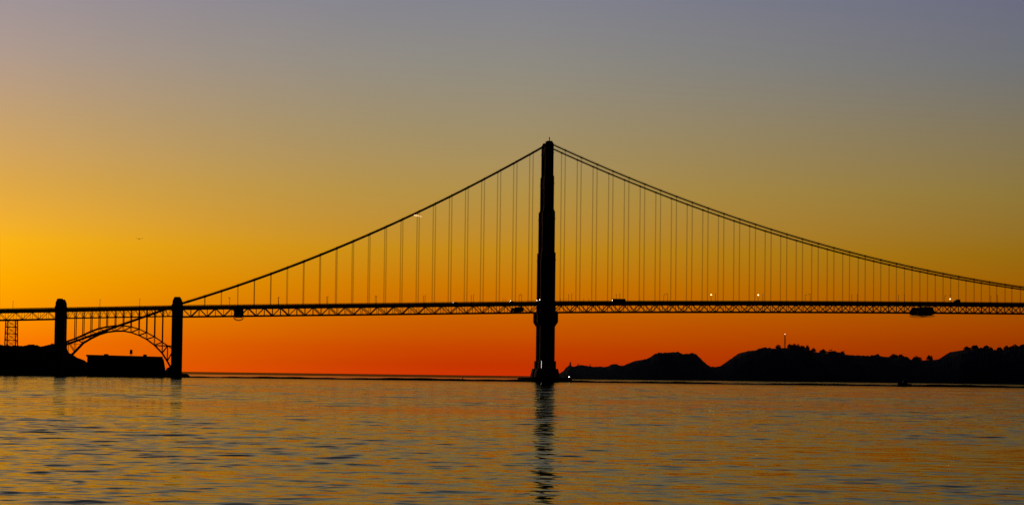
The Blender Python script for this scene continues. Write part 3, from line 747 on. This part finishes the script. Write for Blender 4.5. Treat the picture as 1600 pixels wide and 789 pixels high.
# ================================================================== BOATS AND BUOY
def boat(px, Y, Ln, hh, label, col, cabin=True, rz=0.0):
    c = at(px, 592, Y); o = thing('boat', label, 'boat', (c.x, Y, 0), rz); o['local'] = 1
    mb = MB(); rs = []
    for x, w, zb in ((-.5, .75, .0), (-.2, 1, -.1), (.2, .9, -.1), (.42, .4, .05), (.52, .05, .3)):
        x *= Ln; w *= Ln * .13; fb = hh * (.38 + (.12 if x > 0 else 0))
        rs.append([(x, -w, fb), (x, -w * .7, zb - .3), (x, w * .7, zb - .3), (x, w, fb)])
    mb.rings(rs); mb.build('hull', col, o)
    if cabin:
        mb = MB(); l = Ln * .2; mb.prism([(x, y, hh * .36) for x, y in ((-l, -.9), (l, -.8), (l, .8), (-l, .9))], [(x, y, hh * .86) for x, y in ((-l * .85, -.75), (l * .45, -.65), (l * .45, .65), (-l * .85, .75))]); cb = mb.build('cabin', WHITEP, o)
        mb = MB(); mb.box((-.1 * l, 0, hh * .68), (l * 1.1, 1.58, hh * .14)); mb.build('window', GLASS, cb)
        mb = MB(); mb.beam((-l * .3, 0, hh * .84), (-l * .3, 0, hh * 1.15), .14, .14); mb.beam((-l * .3, -.6, hh * 1.02), (-l * .3, .6, hh * 1.02), .1, .1); mb.build('mast', GREYM, o)
    else:
        mb = MB(); mb.tube([(-.1 * Ln, -.5, hh * .5), (-.1 * Ln, 0, hh * 1.0), (-.1 * Ln, .5, hh * .5)], .1, 6); mb.build('frame', GREYM, o)
    del o['local']; return o
boat(1413.5, 2330, 12.5, 6.8, 'dark cabin boat on the water at the right, below the hills', DARKP, True, math.pi + .15)
boat(1068, 2440, 5.4, 2.0, 'small low open boat on the water between the tower and the cabin boat', DARKP, False, .2)
boat(673.5, 3100, 6.0, 1.7, 'tiny distant boat near the horizon left of the channel buoy', DARKP, False, .4)
c = at(723, 590, 2480)
o = thing('channel_buoy', 'small dark channel buoy standing in the water left of the tower', 'buoy', (c.x, 2480, 0)); o['local'] = 1
mb = MB(); mb.tube([(0, 0, -.6), (0, 0, .7)], 1.05, 14); mb.build('float', REDP, o)
mb = MB()
for a in range(3):
    th = a * 2.094; mb.beam((.7 * math.cos(th), .7 * math.sin(th), .7), (.25 * math.cos(th), .25 * math.sin(th), 3.1), .14)
mb.box((0, 0, 2.1), (.9, .9, .9)); mb.build('frame', REDP, o)
mb = MB(); mb.blob((0, 0, 3.35), .3, 1, amp=.02); mb.build('lantern', LENSOFF, o); del o['local']

# ================================================================== FAR HILL: MAST, LIGHTHOUSE, POLES, TREES
def hill(px): Y = YR(px); return at(px, interp(P_HILL, px), Y)
c = hill(1226.3); hm = at(1226.3, 522.6, c.y).z - c.z
o = thing('radio_mast', 'tall slim lattice radio mast with a light on top, on the wooded hill', 'mast', (c.x, c.y, c.z - 3)); o['local'] = 1; hm += 3
mb = MB(); w = 1.7
for a in (-1, 1):
    for b_ in (-1, 1): mb.beam((a * w, b_ * w, 0), (a * w * .75, b_ * w * .75, hm), .5, .5)
for i in range(8):
    za, zb = hm * i / 8, hm * (i + 1) / 8
    for sg in (-1, 1):
        mb.beam((-w, sg * w, za), (w * .9, sg * w, zb), .3); mb.beam((w, sg * w, za), (-w * .9, sg * w, zb), .3); mb.beam((-w, sg * w, zb), (w, sg * w, zb), .35)
mb.build('lattice', REDP, o)
mb = MB(); mb.tube([(0, 0, hm), (0, 0, hm + 1)], .5, 6); mb.blob((0, 0, hm + 1.2), 1.05, 1, amp=.02); mb.build('beacon', REDL, o)
mb = MB()
for z in (.45, .62): mb.tube([(1.9, 0, hm * z - .9), (1.9, 0, hm * z + .9)], 1.0, 8)
mb.build('antenna', WHITEP, o); del o['local']
c = hill(891)
o = thing('lighthouse', 'small lighthouse on the rocky left tip of the far hills', 'lighthouse', (c.x, c.y, c.z - 1)); o['local'] = 1
cyl = lambda r, z: [(r * math.cos(k * math.pi / 4), r * math.sin(k * math.pi / 4), z) for k in range(8)]
mb = MB(); mb.rings([cyl(2.0, 0), cyl(1.6, 4)]); mb.build('tower', WHITEP, o)
mb = MB(); mb.rings([cyl(1.2, 4), cyl(1.2, 5.4)]); mb.build('lantern', GLASS, o)
mb = MB(); mb.rings([cyl(1.6, 5.4), cyl(.2, 7)]); mb.build('roof', REDP, o); del o['local']
for px, lab in ((903.2, 'short pole on the cliff top nearest the far lighthouse'), (922, 'short pole on the cliff top, second from the far lighthouse')):
    c = hill(px); o = thing('utility_pole', lab, 'pole', (c.x, c.y, c.z - 1), group='poles on the cliff top'); o['local'] = 1
    mb = MB(); mb.tube([(0, 0, 0), (0, 0, 6)], .8, 6); mb.build('post', BARK, o)
    mb = MB(); mb.box((0, 0, 4.6), (3, .5, .5)); mb.build('crossarm', BARK, o); del o['local']
def tree(c, w, h, label, seed, group):
    rnd = random.Random(seed); o = thing('tree', label, 'tree', (c.x, c.y, c.z - 2), group=group); o['local'] = 1
    mb = MB(); mb.tube([(0, 0, -3), (.2, 0, h * .3), (-.2, 0, h * .6)], [w * .06, w * .045, w * .03], 7)
    for k in range(4):
        a = rnd.uniform(0, 6.28); mb.tube([(0, 0, h * .3), (w * .28 * math.cos(a), w * .28 * math.sin(a), h * .66)], [w * .03, w * .012], 5)
    mb.build('trunk', BARK, o)
    mb = MB()
    for k in range(60):
        a = rnd.uniform(0, 6.28); rr = w * .46 * math.sqrt(rnd.random()); z = h * (.08 + .8 * rnd.random() * (1 - (rr / (w * .5)) ** 2 * .8) + .05)
        mb.blob((rr * math.cos(a), rr * math.sin(a), z), w * rnd.uniform(.07, .13), seed * 99 + k, (1, 1, .75), .35, 6, 5)
    mb.build('crown', LEAF, o); del o['local']
trees = [(1216, 9, 5.0), (1234, 9, 5), (1240.5, 11, 6.4), (1247, 8, 5.8), (1254, 8, 5), (1261.5, 8, 6.5), (1271, 8, 4), (1286, 12, 4.4), (1298, 11, 5.6), (1304, 8, 5), (1316, 8, 6), (1371, 10, 3.4), (1397, 12, 3.6), (1408, 9, 3.8), (1431, 12, 6), (1437, 8, 5.8), (1453, 11, 8), (1511, 12, 4.6), (1523, 13, 6), (1540.5, 13, 5), (1548, 8, 3), (1562, 9, 4.5), (1574, 12, 4), (1586, 14, 5), (1597, 12, 4.6)]
ref = ['left of the radio mast'] + ['right of the radio mast, number %s' ] * 0
for i, (px, w, h) in enumerate(trees):
    c = hill(px); sc = c.y / 4006.0
    if i == 0: lab = 'small round tree on the hill crest just left of the radio mast'
    elif i < 11: lab = 'round-crowned tree on the hill crest, %s to the right of the radio mast' % (ORD[i - 1])
    elif i < 14: lab = 'low broad tree on the long level crest, %s from the left there' % ORD[i - 11]
    elif i < 17: lab = ['broad tree in the dip between the two right hills, leftmost there', 'small tree in the middle of the dip between the two right hills', 'tall isolated tree at the right end of the dip between the hills'][i - 14]
    else: lab = 'tree on the rightmost hilltop, %s counting from its left' % ORD[i - 17]
    tree(c, w * sc, (h + 2.4) * sc, lab, i + 20, 'trees on the far hill crest')
for i, (px, h, w) in enumerate(((2, 2.6, 7), (11, 3.0, 7), (47, 3.0, 9), (60, 2.0, 6), (82, 2, 7))):
    c = at(px, interp(P_LEFT, px), 2425); tree(c, w * .6, (h + 3.2) * .6, ['low tree at the left edge of the near headland', 'low tree at the foot of the viaduct lattice tower', 'broad low tree on the headland between the lattice tower and the pylon', 'small tree in the hollow of the headland left of the pylon', 'low tree on the headland touching the left-hand pylon'][i], 70 + i, 'trees on the near headland')

# ================================================================== BIRD AND VAPOUR TRAIL
c = at(217.6, 373.6, 440)
o = thing('bird', 'lone gull gliding with raised wings in the orange sky at the left', 'bird', c, .2); o['local'] = 1
mb = MB(); mb.rings([[(r * math.cos(k * math.pi / 4), y, r * math.sin(k * math.pi / 4)) for k in range(8)] for y, r in ((-.28, .02), (-.22, .05), (-.1, .08), (.1, .075), (.25, .04), (.38, .015))])
for sg in (-1, 1):
    sec = [(.05, .01, .2), (.28, .07, .19), (.48, .15, .13), (.66, .24, .03)]
    rs = [[(sg * x, -cw * .4, z), (sg * x, 0, z + .022), (sg * x, cw * .8, z), (sg * x, 0, z - .015)] for x, z, cw in sec]; mb.rings(rs)
mb.build('body', FEATH, o)
mb = MB(); mb.prism([(-.03, .3, 0), (.03, .3, 0), (.09, .5, .01), (-.09, .5, .01)], [(-.03, .3, .015), (.03, .3, .015), (.09, .5, .02), (-.09, .5, .02)]); mb.build('tail', FEATH, o); del o['local']
a = at(644.5, 335.2, 14000); b = at(659.5, 339, 14060)
mb = MB(); pts = [a.lerp(b, k / 10) for k in range(11)]; mb.tube(pts, [1, 4.0, 4.6, 4.6, 4.4, 4, 3.6, 3, 2.4, 1.6, .5], 8)
o = mb.build('vapour_trail', TRAIL); tag(o, 'short bright vapour trail in the sky just below the left cable', 'vapour trail'); 
bpy.context.view_layer.update()
